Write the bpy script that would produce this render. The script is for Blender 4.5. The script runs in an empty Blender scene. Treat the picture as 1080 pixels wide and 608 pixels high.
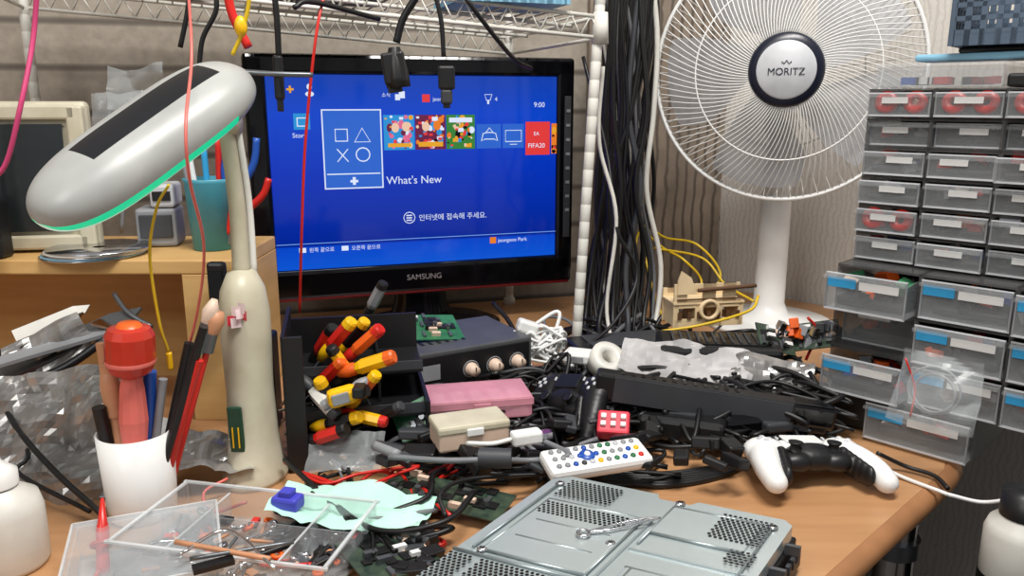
import bpy, bmesh, math, random
from mathutils import Vector, Matrix, Euler, noise
rad=math.radians
R=random.Random(11)
scn=bpy.context.scene
scn.view_settings.view_transform='Standard'

# ------------------------------------------------------------------ materials
def lin(c):
    o=[]
    for x in c:
        x=x/255
        o.append(x/12.92 if x<=.04045 else ((x+.055)/1.055)**2.4)
    return (*o,1)
def mat(n,c,r=.5,m=0,var=.12,scale=25,alpha=1,em=None,es=0,bump=0,coat=0,c2=None,stretch=(1,1,1)):
    M=bpy.data.materials.new(n); M.use_nodes=True
    nt=M.node_tree; b=nt.nodes['Principled BSDF']
    b.inputs['Roughness'].default_value=r; b.inputs['Metallic'].default_value=m
    b.inputs['Alpha'].default_value=alpha; b.inputs['Coat Weight'].default_value=coat
    L=lin(c)
    tc=nt.nodes.new('ShaderNodeTexCoord'); mp=nt.nodes.new('ShaderNodeMapping')
    mp.inputs['Scale'].default_value=stretch
    nz=nt.nodes.new('ShaderNodeTexNoise'); nz.inputs['Scale'].default_value=scale; nz.inputs['Detail'].default_value=4
    nt.links.new(tc.outputs['Object'],mp.inputs[0]); nt.links.new(mp.outputs[0],nz.inputs['Vector'])
    cr=nt.nodes.new('ShaderNodeValToRGB')
    cr.color_ramp.elements[0].position=.3; cr.color_ramp.elements[1].position=.7
    if c2: A=L;B=lin(c2)
    else:
        A=tuple(x*(1-var) for x in L[:3])+(1,); B=tuple(min(1,x*(1+var)) for x in L[:3])+(1,)
    cr.color_ramp.elements[0].color=A; cr.color_ramp.elements[1].color=B
    nt.links.new(nz.outputs[0],cr.inputs[0]); nt.links.new(cr.outputs[0],b.inputs['Base Color'])
    if bump:
        bp=nt.nodes.new('ShaderNodeBump'); bp.inputs['Strength'].default_value=bump; bp.inputs['Distance'].default_value=.002
        nt.links.new(nz.outputs[0],bp.inputs['Height']); nt.links.new(bp.outputs[0],b.inputs['Normal'])
    if em:
        b.inputs['Emission Color'].default_value=lin(em); b.inputs['Emission Strength'].default_value=es
    return M
K=mat('black_plastic',(20,20,22),.42)
KG=mat('black_gloss',(9,9,12),.12)
KR=mat('black_rubber',(14,14,16),.45)
DG=mat('dark_grey',(56,58,62),.5)
G=mat('grey_plastic',(140,142,146),.45)
LG=mat('light_grey',(196,198,202),.4)
WH=mat('white_plastic',(234,234,232),.35,var=.04)
WD=mat('white_dirty',(216,214,206),.4,var=.1)
CREAM=mat('cream_plastic',(206,200,178),.4,c2=(184,176,152))
LAMPG=mat('lamp_shell',(176,178,174),.35,c2=(148,149,148),scale=12)
METAL=mat('zinc_plate',(178,192,194),.27,m=.55,c2=(204,214,215),scale=6,bump=.12)
METR=mat('zinc_relief',(138,150,152),.3,m=.6,c2=(170,180,182),scale=9)
METD=mat('steel_dark',(120,124,128),.35,m=.8)
CHR=mat('chrome',(215,215,218),.18,m=1)
ALU=mat('alu_panel',(88,90,92),.45,m=.3)
WOOD=mat('desk_wood',(172,126,86),.36,c2=(190,144,102),scale=6,stretch=(1,9,1))
HWOOD=mat('hutch_wood',(200,158,98),.5,c2=(216,176,116),scale=8,stretch=(1,1,8))
PLY=mat('plywood',(222,198,158),.6)
BURN=mat('ply_burnt',(90,60,36),.7)
RED=mat('red_plastic',(204,38,30),.3)
REDO=mat('red_translucent',(200,56,40),.2,alpha=.88)
DRED=mat('dark_red',(92,12,16),.25)
PINK=mat('pink_clear',(238,168,184),.22,alpha=.5)
PINKS=mat('pink_solid',(222,60,78),.4)
PINKC=mat('pink_cable',(206,70,120),.4)
BEIGE=mat('beige_box',(214,188,168),.5)
YEL=mat('yellow_plastic',(238,184,16),.35)
ORG=mat('orange_plastic',(230,98,32),.35)
YCAB=mat('yellow_cable',(218,182,30),.4)
BLUE=mat('blue_plastic',(30,80,170),.35)
LBLUE=mat('light_blue_plastic',(130,180,205),.4)
CYAN=mat('cyan_bin',(70,150,170),.4)
LABEL=mat('blue_label',(50,160,215),.5)
PAPER=mat('paper',(228,228,226),.7,var=.03)
SALM=mat('salmon_cable',(222,110,100),.4)
GCAB=mat('grey_cable',(112,114,118),.45)
PCB=mat('pcb_green',(30,92,60),.35,c2=(56,124,82),scale=90)
PCBD=mat('pcb_dark',(28,48,42),.35,c2=(70,84,66),scale=110)
TAN=mat('tan_handle',(196,140,104),.5)
MINT=mat('mint_cloth',(184,230,212),.85,var=.06,bump=.3)
FOIL=mat('antistatic_foil',(132,130,128),.26,m=.55,c2=(184,182,180))
CLEAR=mat('clear_plastic',(215,222,226),.12,alpha=.2)
RIM=mat('clear_rim',(226,230,232),.2,alpha=.55)
CLEARB=mat('clear_bag',(205,212,214),.2,alpha=.33)
DRW=mat('drawer_clear',(186,190,192),.12,alpha=.2)
CASE=mat('drawer_case',(84,84,84),.25,alpha=.6)
CASEB=mat('drawer_back',(46,43,40),.5)
NAVY=mat('navy_ring',(24,28,44),.3)
BASK=mat('basket_navy',(74,90,108),.5)
PURP=mat('purple_clip',(70,72,190),.4)
BLADE=mat('fan_blade',(176,178,182),.4,alpha=.7)
GLOW=mat('green_rim',(20,170,120),.3,em=(20,225,165),es=.65)
LED=mat('lamp_diffuser',(225,240,235),.4,em=(200,255,235),es=.4)
GLASS=mat('crt_glass',(40,44,46),.15)
LCD=mat('lcd_green',(30,70,52),.3)
STK=mat('sticker',(236,214,216),.6)
SHADE=mat('shade_black',(14,13,13),.6)

# ------------------------------------------------------------------ builder
def TM(loc=(0,0,0),rot=(0,0,0)):
    return Matrix.Translation(Vector(loc))@Euler([rad(a) for a in rot]).to_matrix().to_4x4()
def TD(p0,p1):
    p0=Vector(p0);p1=Vector(p1)
    return Matrix.Translation(p0)@(p1-p0).to_track_quat('Z','Y').to_matrix().to_4x4()
def catmull(P,n):
    P=[Vector(p) for p in P]
    if len(P)<3: return [P[0].lerp(P[-1],i/n) for i in range(n+1)]
    Q=[P[0]*2-P[1]]+P+[P[-1]*2-P[-2]]
    out=[]
    for i in range(1,len(Q)-2):
        a,b,c,d=Q[i-1:i+3]
        for k in range(n):
            t=k/n
            out.append(.5*((2*b)+(c-a)*t+(2*a-5*b+4*c-d)*t*t+(3*b-a-3*c+d)*t**3))
    out.append(P[-1]); return out
class MB:
    def __init__(s): s.v=[];s.f=[];s.mi=[];s.sm=[];s.mats=[]; s.M=Matrix()
    def idx(s,m):
        if m not in s.mats: s.mats.append(m)
        return s.mats.index(m)
    def add(s,vs,fs,mt,T=None,smooth=False):
        M=s.M@T if T is not None else s.M
        o=len(s.v); s.v+= [M@Vector(v) for v in vs]
        i=s.idx(mt)
        for f in fs: s.f.append([o+k for k in f]); s.mi.append(i); s.sm.append(smooth)
    def box(s,size,loc,mt,rot=(0,0,0),bev=0,T=None):
        bm=bmesh.new(); bmesh.ops.create_cube(bm,size=1)
        for v in bm.verts: v.co=Vector((v.co.x*size[0],v.co.y*size[1],v.co.z*size[2]))
        if bev: bmesh.ops.bevel(bm,geom=bm.edges[:],offset=min(bev,min(size)*.45),segments=2,profile=.5,affect='EDGES')
        bm.verts.index_update()
        X=TM(loc,rot)
        if T is not None: X=T@X
        s.add([v.co.copy() for v in bm.verts],[[v.index for v in f.verts] for f in bm.faces],mt,X,False)
        bm.free()
    def lathe(s,prof,mt,loc=(0,0,0),rot=(0,0,0),T=None,seg=24,smooth=True,sx=1,sy=1):
        X=TM(loc,rot)
        if T is not None: X=T@X
        vs=[];rings=[]
        for r,z in prof:
            if r<1e-6: rings.append([len(vs)]); vs.append((0,0,z))
            else:
                rings.append(list(range(len(vs),len(vs)+seg)))
                for k in range(seg):
                    a=2*math.pi*k/seg; vs.append((r*math.cos(a)*sx,r*math.sin(a)*sy,z))
        fs=[]
        for A,B in zip(rings,rings[1:]):
            for k in range(seg):
                k2=(k+1)%seg
                if len(A)==1 and len(B)==1: continue
                if len(A)==1: fs.append((A[0],B[k2],B[k]))
                elif len(B)==1: fs.append((A[k],A[k2],B[0]))
                else: fs.append((A[k],A[k2],B[k2],B[k]))
        s.add(vs,fs,mt,X,smooth)
    def cyl(s,r,h,mt,loc=(0,0,0),rot=(0,0,0),T=None,seg=20,r2=None):
        r2=r if r2 is None else r2
        X=TM(loc,rot)
        if T is not None: X=T@X
        s.lathe([(r,0),(r2,h)],mt,T=X,seg=seg)
        s.lathe([(0,0),(r,0)],mt,T=X,seg=seg,smooth=False); s.lathe([(r2,h),(0,h)],mt,T=X,seg=seg,smooth=False)
    def ell(s,rr,loc,mt,rot=(0,0,0),T=None,seg=20):
        pr=[(math.sin(math.pi*i/12),-math.cos(math.pi*i/12)) for i in range(13)]
        pr[0]=(0,-1);pr[-1]=(0,1)
        X=TM(loc,rot)@Matrix.Diagonal((rr[0],rr[1],rr[2],1))
        if T is not None: X=T@X
        s.lathe(pr,mt,T=X,seg=seg)
    def tube(s,P,r,mt,seg=6,n=6,r2=None,closed=False,T=None):
        S=catmull(P,n) if n>1 else [Vector(p) for p in P]
        if closed: S=S[:-1] if (S[0]-S[-1]).length<1e-6 else S
        m=len(S); vs=[];fs=[]
        nrm=None
        for i,p in enumerate(S):
            if closed: t=S[(i+1)%m]-S[i-1]
            else: t=S[min(i+1,m-1)]-S[max(i-1,0)]
            if t.length<1e-9: t=Vector((0,0,1))
            t.normalize()
            if nrm is None: nrm=t.orthogonal().normalized()
            nrm=nrm-t*nrm.dot(t)
            if nrm.length<1e-6: nrm=t.orthogonal()
            nrm.normalize(); b=t.cross(nrm)
            rr=r if r2 is None else r+(r2-r)*i/(m-1)
            for k in range(seg):
                a=2*math.pi*k/seg; vs.append(p+nrm*(rr*math.cos(a))+b*(rr*math.sin(a)))
        for i in range(m if closed else m-1):
            j=(i+1)%m
            for k in range(seg):
                k2=(k+1)%seg; fs.append((i*seg+k,i*seg+k2,j*seg+k2,j*seg+k))
        if not closed: fs.append(list(range(seg))[::-1]); fs.append([(m-1)*seg+k for k in range(seg)])
        s.add(vs,fs,mt,T,True)
    def ring(s,r,w,mt,T=None,z=0,n=48,seg=6):
        s.tube([(r*math.cos(2*math.pi*i/n),r*math.sin(2*math.pi*i/n),z) for i in range(n)],w,mt,seg=seg,n=1,closed=True,T=T)
    def poly(s,out,h,mt,T=None,z=0):
        n=len(out)
        vs=[(x,y,z) for x,y in out]+[(x,y,z+h) for x,y in out]
        fs=[list(range(n))[::-1],list(range(n,2*n))]+[(i,(i+1)%n,n+(i+1)%n,n+i) for i in range(n)]
        s.add(vs,fs,mt,T)
    def crumple(s,sx,sy,amp,mt,T=None,seed=0,n=22,smooth=False,curl=0):
        vs=[];fs=[]
        for i in range(n+1):
            for j in range(n+1):
                x=(i/n-.5)*sx; y=(j/n-.5)*sy
                q=Vector((x*14+seed,y*14,seed*3.1))
                z=amp*(abs(noise.noise(q))*1.6+.6*abs(noise.noise(q*2.7)))+curl*((2*x/sx)**2)
                dx=noise.noise(q+Vector((9,0,0)))*sx*.09; dy=noise.noise(q+Vector((0,9,0)))*sy*.09
                vs.append((x+dx,y+dy,z))
        for i in range(n):
            for j in range(n):
                a=i*(n+1)+j; fs.append((a,a+n+1,a+n+2,a+1))
        s.add(vs,fs,mt,T,smooth)
    def build(s,name,loc=None,rotz=0,parent=None,M=None):
        me=bpy.data.meshes.new(name)
        if M is not None: o0=Matrix(M)
        elif loc is None:
            lo=Vector([min(v[i] for v in s.v) for i in range(3)]);hi=Vector([max(v[i] for v in s.v) for i in range(3)])
            c=(lo+hi)/2; c.z=lo.z
            s.v=[v-c for v in s.v]; o0=Matrix.Translation(c)
        else: o0=TM(loc,(0,0,rotz))
        me.from_pydata([tuple(v) for v in s.v],[],s.f)
        for m in s.mats: me.materials.append(m)
        me.polygons.foreach_set('material_index',s.mi); me.polygons.foreach_set('use_smooth',s.sm)
        me.update()
        ob=bpy.data.objects.new(name,me); scn.collection.objects.link(ob)
        if parent: ob.parent=parent
        ob.matrix_basis=o0
        return ob
def text(body,size,mt,parent,loc,rot=(90,0,0),ax='CENTER',name='lettering',ext=0):
    c=bpy.data.curves.new(name,'FONT'); c.body=body; c.size=size; c.align_x=ax; c.align_y='CENTER'; c.extrude=ext
    c.materials.append(mt); o=bpy.data.objects.new(name,c); scn.collection.objects.link(o)
    o.parent=parent; o.matrix_basis=TM(loc,rot); return o

# survey helper: where a sight line meets a real plane (height z, or distance Y)
CAMZ=1.14
def W(px,py,Y=None,z=None):
    u=(px-540)/850; v=(py-304)/850
    d=Vector((u,.9744-.225*v,-.225-.9744*v))
    k=Y/d.y if Y is not None else (z-CAMZ)/d.z
    return Vector((0,0,CAMZ))+d*k
cd=bpy.data.cameras.new('camera'); cam=bpy.data.objects.new('camera',cd); scn.collection.objects.link(cam)
cam.location=(0,0,CAMZ); cam.rotation_euler=(rad(77),0,0); cd.lens=28.33; cd.sensor_width=36; cd.clip_start=.02
scn.camera=cam
DZ=.75

# ------------------------------------------------------------------ room
def wallmat(name,c,c2,lines,lc,scale=60,axis='Z',dist=0.0,width=.06):
    M=mat(name,c,.75,c2=c2,scale=scale,bump=.25)
    nt=M.node_tree;b=nt.nodes['Principled BSDF']
    tc=nt.nodes.new('ShaderNodeTexCoord')
    wv=nt.nodes.new('ShaderNodeTexWave');wv.bands_direction=axis;wv.inputs['Scale'].default_value=lines;wv.inputs['Distortion'].default_value=dist;wv.inputs['Detail'].default_value=3
    nt.links.new(tc.outputs['Object'],wv.inputs['Vector'])
    cr=nt.nodes.new('ShaderNodeValToRGB');cr.color_ramp.elements[0].position=0;cr.color_ramp.elements[0].color=(1,1,1,1)
    cr.color_ramp.elements[1].position=width;cr.color_ramp.elements[1].color=(0,0,0,1)
    nt.links.new(wv.outputs[1],cr.inputs[0])
    mx=nt.nodes.new('ShaderNodeMix');mx.data_type='RGBA'
    nt.links.new(cr.outputs[0],mx.inputs[0])
    old=b.inputs['Base Color'].links[0].from_socket
    nt.links.new(old,mx.inputs[6]);mx.inputs[7].default_value=lin(lc)
    nt.links.new(mx.outputs[2],b.inputs['Base Color'])
    return M
WALLB=wallmat('wall_siding',(152,143,131),(172,162,149),4.2,(104,96,88),width=.1)
WALLP=wallmat('wall_wood_panel',(118,106,94),(148,134,119),14,(88,78,69),scale=14,axis='X',dist=3,width=.35)
WALLR=wallmat('wall_paper',(206,201,194),(217,212,205),30,(196,191,184),scale=160,axis='X',dist=8,width=.4)
FLOOR=mat('floor_vinyl',(60,53,48),.5,c2=(78,68,60),scale=10,stretch=(1,8,1))
def wall(name,p,q,z0,z1,th,mt):
    p=Vector((p[0],p[1],0));q=Vector((q[0],q[1],0));d=q-p;a=math.degrees(math.atan2(d.y,d.x))
    b=MB();b.box((d.length,th,z1-z0),(0,th/2,(z1-z0)/2),mt)
    m=(p+q)/2; return b.build(name,(m.x,m.y,z0),a)
wall('wall_back',(-1.5,1.198),(.447,1.72),0,2.4,.08,WALLB)
wall('wall_right',(.447,1.72),(1.95,.217),0,2.4,.08,WALLR)
wall('wall_left',(-1.5,-1.2),(-1.5,1.198),0,2.4,.08,WALLB)
b=MB();b.box((.30,.012,2.3),(0,0,1.15),WALLP);b.build('wall_panel',(.293,1.667,0.02),15)
b=MB();b.box((5,4.4,.05),(0,0,-.025),FLOOR);b.build('floor',(.2,0,0))
# desk
b=MB()
out=[(-1.3,.30),(-.05,.30),(0.03,.36),(.264,.608),(.47,.81),(.50,.86),(.53,.90),(.90,1.245),(.447,1.70),(-1.3,1.238)]
b.poly(out,.028,WOOD,z=DZ-.028)
b.tube([(x,y,DZ-.014) for x,y in out[:8]],.0142,mat('desk_edge',(160,112,74),.45),seg=8,n=3)
for x,y in ((.452,.865),(-.05,.42),(-1.2,.4),(.6,1.15),(-1.2,1.15)):
    b.cyl(.025,DZ-.03,CHR,(x,y,0));b.cyl(.035,.012,METD,(x,y,DZ-.04));b.cyl(.033,.03,K,(x,y,0));b.cyl(.03,.02,METD,(x,y,DZ-.13))
b.build('corner_desk')

# ------------------------------------------------------------------ television
tv=bpy.data.objects.new('television',None);scn.collection.objects.link(tv)
tv.location=(-.156,1.385,DZ);tv.rotation_euler=(0,0,rad(18))
sc=.275 # screen centre above desk
b=MB()
SW,SH=.49,.316
b.box((SW+.066,.03,.032),(0,.006,sc+SH/2+.016),KG,bev=.006)
b.box((SW+.066,.03,.052),(0,.006,sc-SH/2-.026),KG,bev=.008)
for sx in(-1,1): b.box((.033,.03,SH+.06),(sx*(SW/2+.0165),.006,sc),KG,bev=.006)
b.box((SW+.03,.035,SH+.04),(0,.035,sc),K,bev=.01)
b.box((SW*.6,.03,SH*.6),(0,.06,sc-.02),K,bev=.012)
b.box((SW+.05,.006,.004),(0,-.009,sc-SH/2-.05),DRED,bev=.001)
b.box((.012,.004,.25),(SW/2+.019,-.011,sc+.0),DG,bev=.001)
for i in range(8): b.box((.007,.002,.005),(SW/2+.019,-.0135,sc+.1-i*.025),G)
b.lathe([(.035,.0),(.03,.02),(.026,.09)],KG,(0,.03,.02),sx=1.6,sy=.8)
b.lathe([(0,.022),(.05,.021),(.105,.014),(.125,.006),(.125,0),(0,0)],KG,(0,0,0),seg=48,sx=1.1,sy=.8)
b.build('cabinet',parent=tv,M=Matrix())
def scrmat():
    M=mat('screen_blue',(2,4,12),.10);nt=M.node_tree;bb=nt.nodes['Principled BSDF']
    tc=nt.nodes.new('ShaderNodeTexCoord');sp=nt.nodes.new('ShaderNodeSeparateXYZ');nt.links.new(tc.outputs['Object'],sp.inputs[0])
    cr=nt.nodes.new('ShaderNodeValToRGB');mr=nt.nodes.new('ShaderNodeMapRange');mr.inputs[1].default_value=-SH/2;mr.inputs[2].default_value=SH/2
    nt.links.new(sp.outputs[2],mr.inputs[0]);nt.links.new(mr.outputs[0],cr.inputs[0])
    e=cr.color_ramp.elements;e[0].position=0;e[0].color=lin((14,88,216));e[1].position=1;e[1].color=lin((22,66,176))
    for p,c in((.12,(8,72,206)),(.125,(3,38,152)),(.5,(4,52,188)),(.8,(10,70,206))):
        x=e.new(p);x.color=lin(c)
    nt.links.new(cr.outputs[0],bb.inputs['Emission Color']);bb.inputs['Emission Strength'].default_value=.92
    return M
b=MB();b.box((SW,.004,SH),(0,0,0),scrmat());b.build('screen',parent=tv,M=TM((0,-.002,sc)))
UIW=mat('ui_white',(5,5,5),.4,em=(225,235,255),es=.95);UIT=mat('ui_tile',(5,5,5),.4,em=(44,104,212),es=.9)
UIL=mat('ui_line',(5,5,5),.4,em=(120,170,240),es=.9);UIR=mat('ui_red',(5,5,5),.4,em=(235,60,60),es=.9);UIY=mat('ui_yellow',(5,5,5),.4,em=(240,170,40),es=.9)
UIC=mat('ui_cyan',(5,5,5),.4,em=(40,150,220),es=.9);UIG=mat('ui_green',(5,5,5),.4,em=(60,140,60),es=.8);UIP=mat('ui_pink',(5,5,5),.4,em=(235,110,150),es=.9);UIK=mat('ui_black',(5,5,8),.4);UIO=mat('ui_orange',(5,5,5),.4,em=(240,130,40),es=.9);UID=mat('ui_purple',(5,5,5),.4,em=(110,30,70),es=.9);UIS=mat('ui_skin',(5,5,5),.4,em=(245,205,175),es=.9)
def S(px,py): return ((px-438)/303*SW,(181-py)/198*SH)
b=MB()
def rect(x0,y0,x1,y1,m,d=-.0045):
    a=S(x0,y0);c=S(x1,y1);b.box((c[0]-a[0],.0006,a[1]-c[1]),((a[0]+c[0])/2,d,sc+(a[1]+c[1])/2),m)
def frame(x0,y0,x1,y1,m,w=1.2):
    rect(x0,y0,x1,y0+w,m,-.0053);rect(x0,y1-w,x1,y1,m,-.0053);rect(x0,y0,x0+w,y1,m,-.0053);rect(x1-w,y0,x1,y1,m,-.0053)
def line(pts,m,w=.0011,closed=False):
    b.tube([(S(x,y)[0],-.0055,sc+S(x,y)[1]) for x,y in pts],w,m,seg=4,n=1,closed=closed)
def dot(x,y,rx_,ry_,m,d=-.0049): b.ell((rx_*SW/303,.0004,ry_*SH/198),(S(x,y)[0],d,sc+S(x,y)[1]),m,seg=14)
rect(339,117,397,196,UIT);frame(338,116,398,197,UIW,1.3);rect(341,181,395,182.2,UIW,-.0053)
line([(351,136),(363,136),(363,148),(351,148)],UIW,closed=True);line([(378,135),(386,149),(370,149)],UIW,closed=True)
line([(352,156),(363,169)],UIW);line([(363,156),(352,169)],UIW)
line([(378+7*math.cos(i*.524),162+7*math.sin(i*.524)) for i in range(12)],UIW,closed=True)
rect(366.5,185,369.5,193,UIW,-.0053);rect(364,188,372,190.5,UIW,-.0053)
# cover art tiles: busy groups of small painted shapes
def art(x0,y0,x1,y1,bg,pal,seed,n=46):
    q=random.Random(seed);rect(x0,y0,x1,y1,bg)
    for i in range(n):
        s=q.uniform(1.0,3.6);x=q.uniform(x0+s,x1-s);y=q.uniform(y0+s,y1-s);m=q.choice(pal);d=-.0047-.00001*i
        if q.random()<.55: dot(x,y,s,s*q.uniform(.8,1.5) if y0+s*1.5<y<y1-s*1.5 else s,m,d)
        else: rect(x-s*.9,y-s*.6,x+s*.9,y+s*.6,m,d)
art(400,122,432,158,UIC,[UIP,UIS,UIY,UIW,UIR,UIC,UID,UIP],1);rect(404,151,428,155,UIY,-.0056);dot(412,135,4,5,UIS,-.0055);dot(423,134,4,5,UIS,-.0055)
art(433,122,465,158,UID,[UIR,UIO,UIS,UIK,UIY,UIC,UIR,UIW],2);rect(436,150,462,155,UIY,-.0056);dot(444,134,4,5,UIS,-.0055);dot(456,133,4,5,UIO,-.0055)
art(466,122,497,158,UIG,[UIG,UIY,UIO,UIW,UIK,UIS,UIR,UIC],3);rect(469,125,494,130,UIW,-.0056)
rect(499,132,526,158,UIT,-.0043);rect(528,132,552,158,UIT,-.0043);rect(554,130,582,166,UIR);art(584,132,590,165,UIO,[UIK,UIY,UIR],4,8)
line([(504,150),(506,142),(511,141),(516,141),(520,142),(522,150),(518,148),(508,148)],UIW,.0008,True);line([(509,141),(513,136),(517,141)],UIW,.0008)
line([(531,139),(549,139),(549,151),(531,151)],UIW,.0008,True);line([(536,154),(544,154)],UIW,.0008)
rect(311,120,327,136,UIC);frame(314,124,324,133,UIW,1);rect(306,95.5,313,97.5,UIY);rect(308.5,93,310.5,100,UIY)
dot(328,94,2.6,3,UIW);dot(328,101,4.2,2.6,UIW)
rect(417,98,423,105,UIW);rect(413,101,418,107,UIW);rect(441,101,449,109,UIR);line([(508,101),(516,101),(514,107),(510,107)],UIW,.0007,True);rect(511,107,513,111,UIW)
line([(424+6*math.cos(i*.524),230+6*math.sin(i*.524)) for i in range(12)],UIW,.0007,True)
rect(421,227,427,228.2,UIW);rect(421,229.6,427,230.8,UIW);rect(421,232.2,427,233.4,UIW)
rect(309,257,316,262,UIW);rect(352,257,359,262,UIW);rect(513,256,520,263,UIO)
rect(287,252.5,590,253.2,UIL)
b.build('interface_icons',parent=tv,M=Matrix())
def ui(t,px,py,s,m=UIW,ax='LEFT'):
    q=S(px,py);text(t,s,m,tv,(q[0],-.0057,sc+q[1]),ax=ax)
ui("What's New",401,190,.0185);ui("9:00",563,112,.012);ui("Store",309,142,.0105);ui("FIFA20",556.5,156,.0112);ui("EA",563,143,.009)
ui("인터넷에 접속해 주세요.",434,231,.0122);ui("왼쪽 끝으로",319,260,.0085);ui("오른쪽 끝으로",362,260,.0085);ui("jeongsoo Park",522,260,.0095);ui("jeongsoo",452,106,.009);ui("소식",399,102,.008);ui("4",519,106,.010)
text("SAMSUNG",.0135,mat('logo_silver',(200,200,205),.3,m=.6),tv,(.0,-.0105,sc-SH/2-.024),ext=.0003)

# ------------------------------------------------------------------ electric fan
fan=MB()
FT=TM((0,0,0),(90,0,0)) # local z -> -y (towards viewer)
def dome(r,front=True):
    k=r/.2
    return (.055*(1-k**2.6) if front else -.075*(1-k**3))
NW=110
for i in range(NW):
    a=2*math.pi*i/NW
    P=[]
    for j in range(8):
        r=.05+(.2-.05)*j/7; aa=a+.42*(1-(j/7))**1.3
        P.append((r*math.cos(aa),r*math.sin(aa),dome(r)))
    fan.tube(P,.0010,WH,seg=4,n=2,T=FT)
for i in range(60):
    a=2*math.pi*i/60
    P=[((.05+.15*j/5)*math.cos(a),(.05+.15*j/5)*math.sin(a),dome(.05+.15*j/5,False)) for j in range(6)]
    fan.tube(P,.0010,WD,seg=4,n=2,T=FT)
fan.ring(.2,.0034,WH,FT,0,n=72);fan.ring(.2,.0030,WH,FT,-.008,n=72)
fan.ring(.135,.0013,WH,FT,dome(.135),n=64);fan.ring(.12,.0013,WD,FT,dome(.12,False))
z0=dome(.05)
fan.lathe([(.054,z0-.008),(.055,z0+.001),(.052,z0+.005),(.043,z0+.007)],NAVY,T=FT,seg=48)
fan.lathe([(.043,z0+.007),(.041,z0+.009),(.0,z0+.010)],LG,T=FT,seg=48)
fan.lathe([(0,-.02),(.03,-.02),(.036,0),(.034,.02),(.025,.03),(0,.033)],WD,T=FT)
for i in range(5):
    a0=2*math.pi*i/5; vs=[];fs=[]
    for p in range(9):
        for q in range(9):
            r=.033+.15*p/8; w=.62+.4*math.sin(math.pi*min(1,p/8*.9))
            aa=a0+(q/8)*w+.35*p/8; vs.append((r*math.cos(aa),r*math.sin(aa),.012-.034*(q/8)))
    for p in range(8):
        for q in range(8): k=p*9+q;fs.append((k,k+1,k+10,k+9))
    fan.add(vs,fs,BLADE,FT,True)
fan.lathe([(0,-.17),(.03,-.165),(.05,-.14),(.055,-.09),(.05,-.075),(0,-.075)],WH,T=FT,seg=32)
fan.lathe([(.018,-.01),(.024,-.06),(.03,-.09),(.025,-.10),(0,-.10)],WH,(0,.11,0))
fan.box((.05,.06,.05),(0,.11,-.05),WH,bev=.012)
fh=1.187
H=fh-DZ-.02
fan.lathe([(.015,-.06),(.017,-.10),(.023,-.13),(.0235,-.2),(.023,-.205),(.0255,-.212),(.0265,-.30),(.027,-H+.02),(.035,-H),(.11,-H-.012),(.115,-H-.019),(0,-H-.019)],WH,(0,.115,0),seg=36)
fan.ring(.025,.002,LG,TM((0,.115,-.207)))
fo=fan.build('electric_fan',(.427,1.30,fh),-18)
text("MORITZ",.0145,NAVY,fo,(0,-z0-.0108,-.003),rot=(90,0,0))
b=MB();b.tube([(-.007,-z0-.0108,.012),(-.0035,-z0-.0108,.009),(0,-z0-.0108,.014),(.0035,-z0-.0108,.009),(.007,-z0-.0108,.012)],.0007,NAVY,seg=4,n=1);b.build('badge',parent=fo,M=Matrix())

# ------------------------------------------------------------------ wire shelf with post
Rc=W(633,40,Y=1.17);Lc=W(-70,-35,Y=.92)
ex=(Lc-Rc);SL=ex.length;ex.normalize();ey=Vector((0,0,1)).cross(ex)
ey=-ey if ey.y<0 else ey; ey.normalize();ez=Vector((0,0,1))
SD=.40
def SP(x,y,z): return Rc+ex*x+ey*y+ez*z
b=MB();WR=WD
for (y,z) in ((0,0),(0,.028),(SD,0),(SD,.028),(.2,.024),(.1,.024),(.3,.024)):
    b.tube([SP(0,y,z),SP(SL,y,z)],.0028,WR,n=2)
n=int(SL/.03)
for k in range(n):
    for y in(0,SD): b.tube([SP(k*.03,y,.0),SP(k*.03+.015,y,.028),SP(k*.03+.03,y,0)],.0016,WR,n=1,seg=5)
for k in range(int(SL/.022)):
    b.tube([SP(k*.022,0,.03),SP(k*.022,SD,.03)],.0015,WR,n=1,seg=5)
for x in(0,SL): 
    for z in(0,.028): b.tube([SP(x,0,z),SP(x,SD,z)],.0028,WR,n=1)
pb=W(606,386,z=DZ)
def post(p0,p1,r=.0075):
    h=(Vector(p1)-Vector(p0)).length;pr=[(.0,0),(.011,0),(.011,.012),(r,.014)]
    z=.02
    while z<h-.004: pr+=[(r,z),(r*.94,z+.0008),(r,z+.0016)];z+=.025
    pr+=[(r,h),(0,h)]
    b.lathe(pr,WR,T=TD(p0,p1),seg=16)
post(pb,SP(.0,0,.075))
q=SP(SL,0,0);post((q.x,q.y,DZ),SP(SL,0,.07))
for x in(0,SL):
    q=SP(x,SD,0);post((q.x,q.y,DZ),SP(x,SD,.07))
b.lathe([(.0,-.008),(.012,-.008),(.010,.034),(0,.034)],WR,T=TM(SP(0,0,0)))
b.build('wire_shelf')
b=MB()
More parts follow.
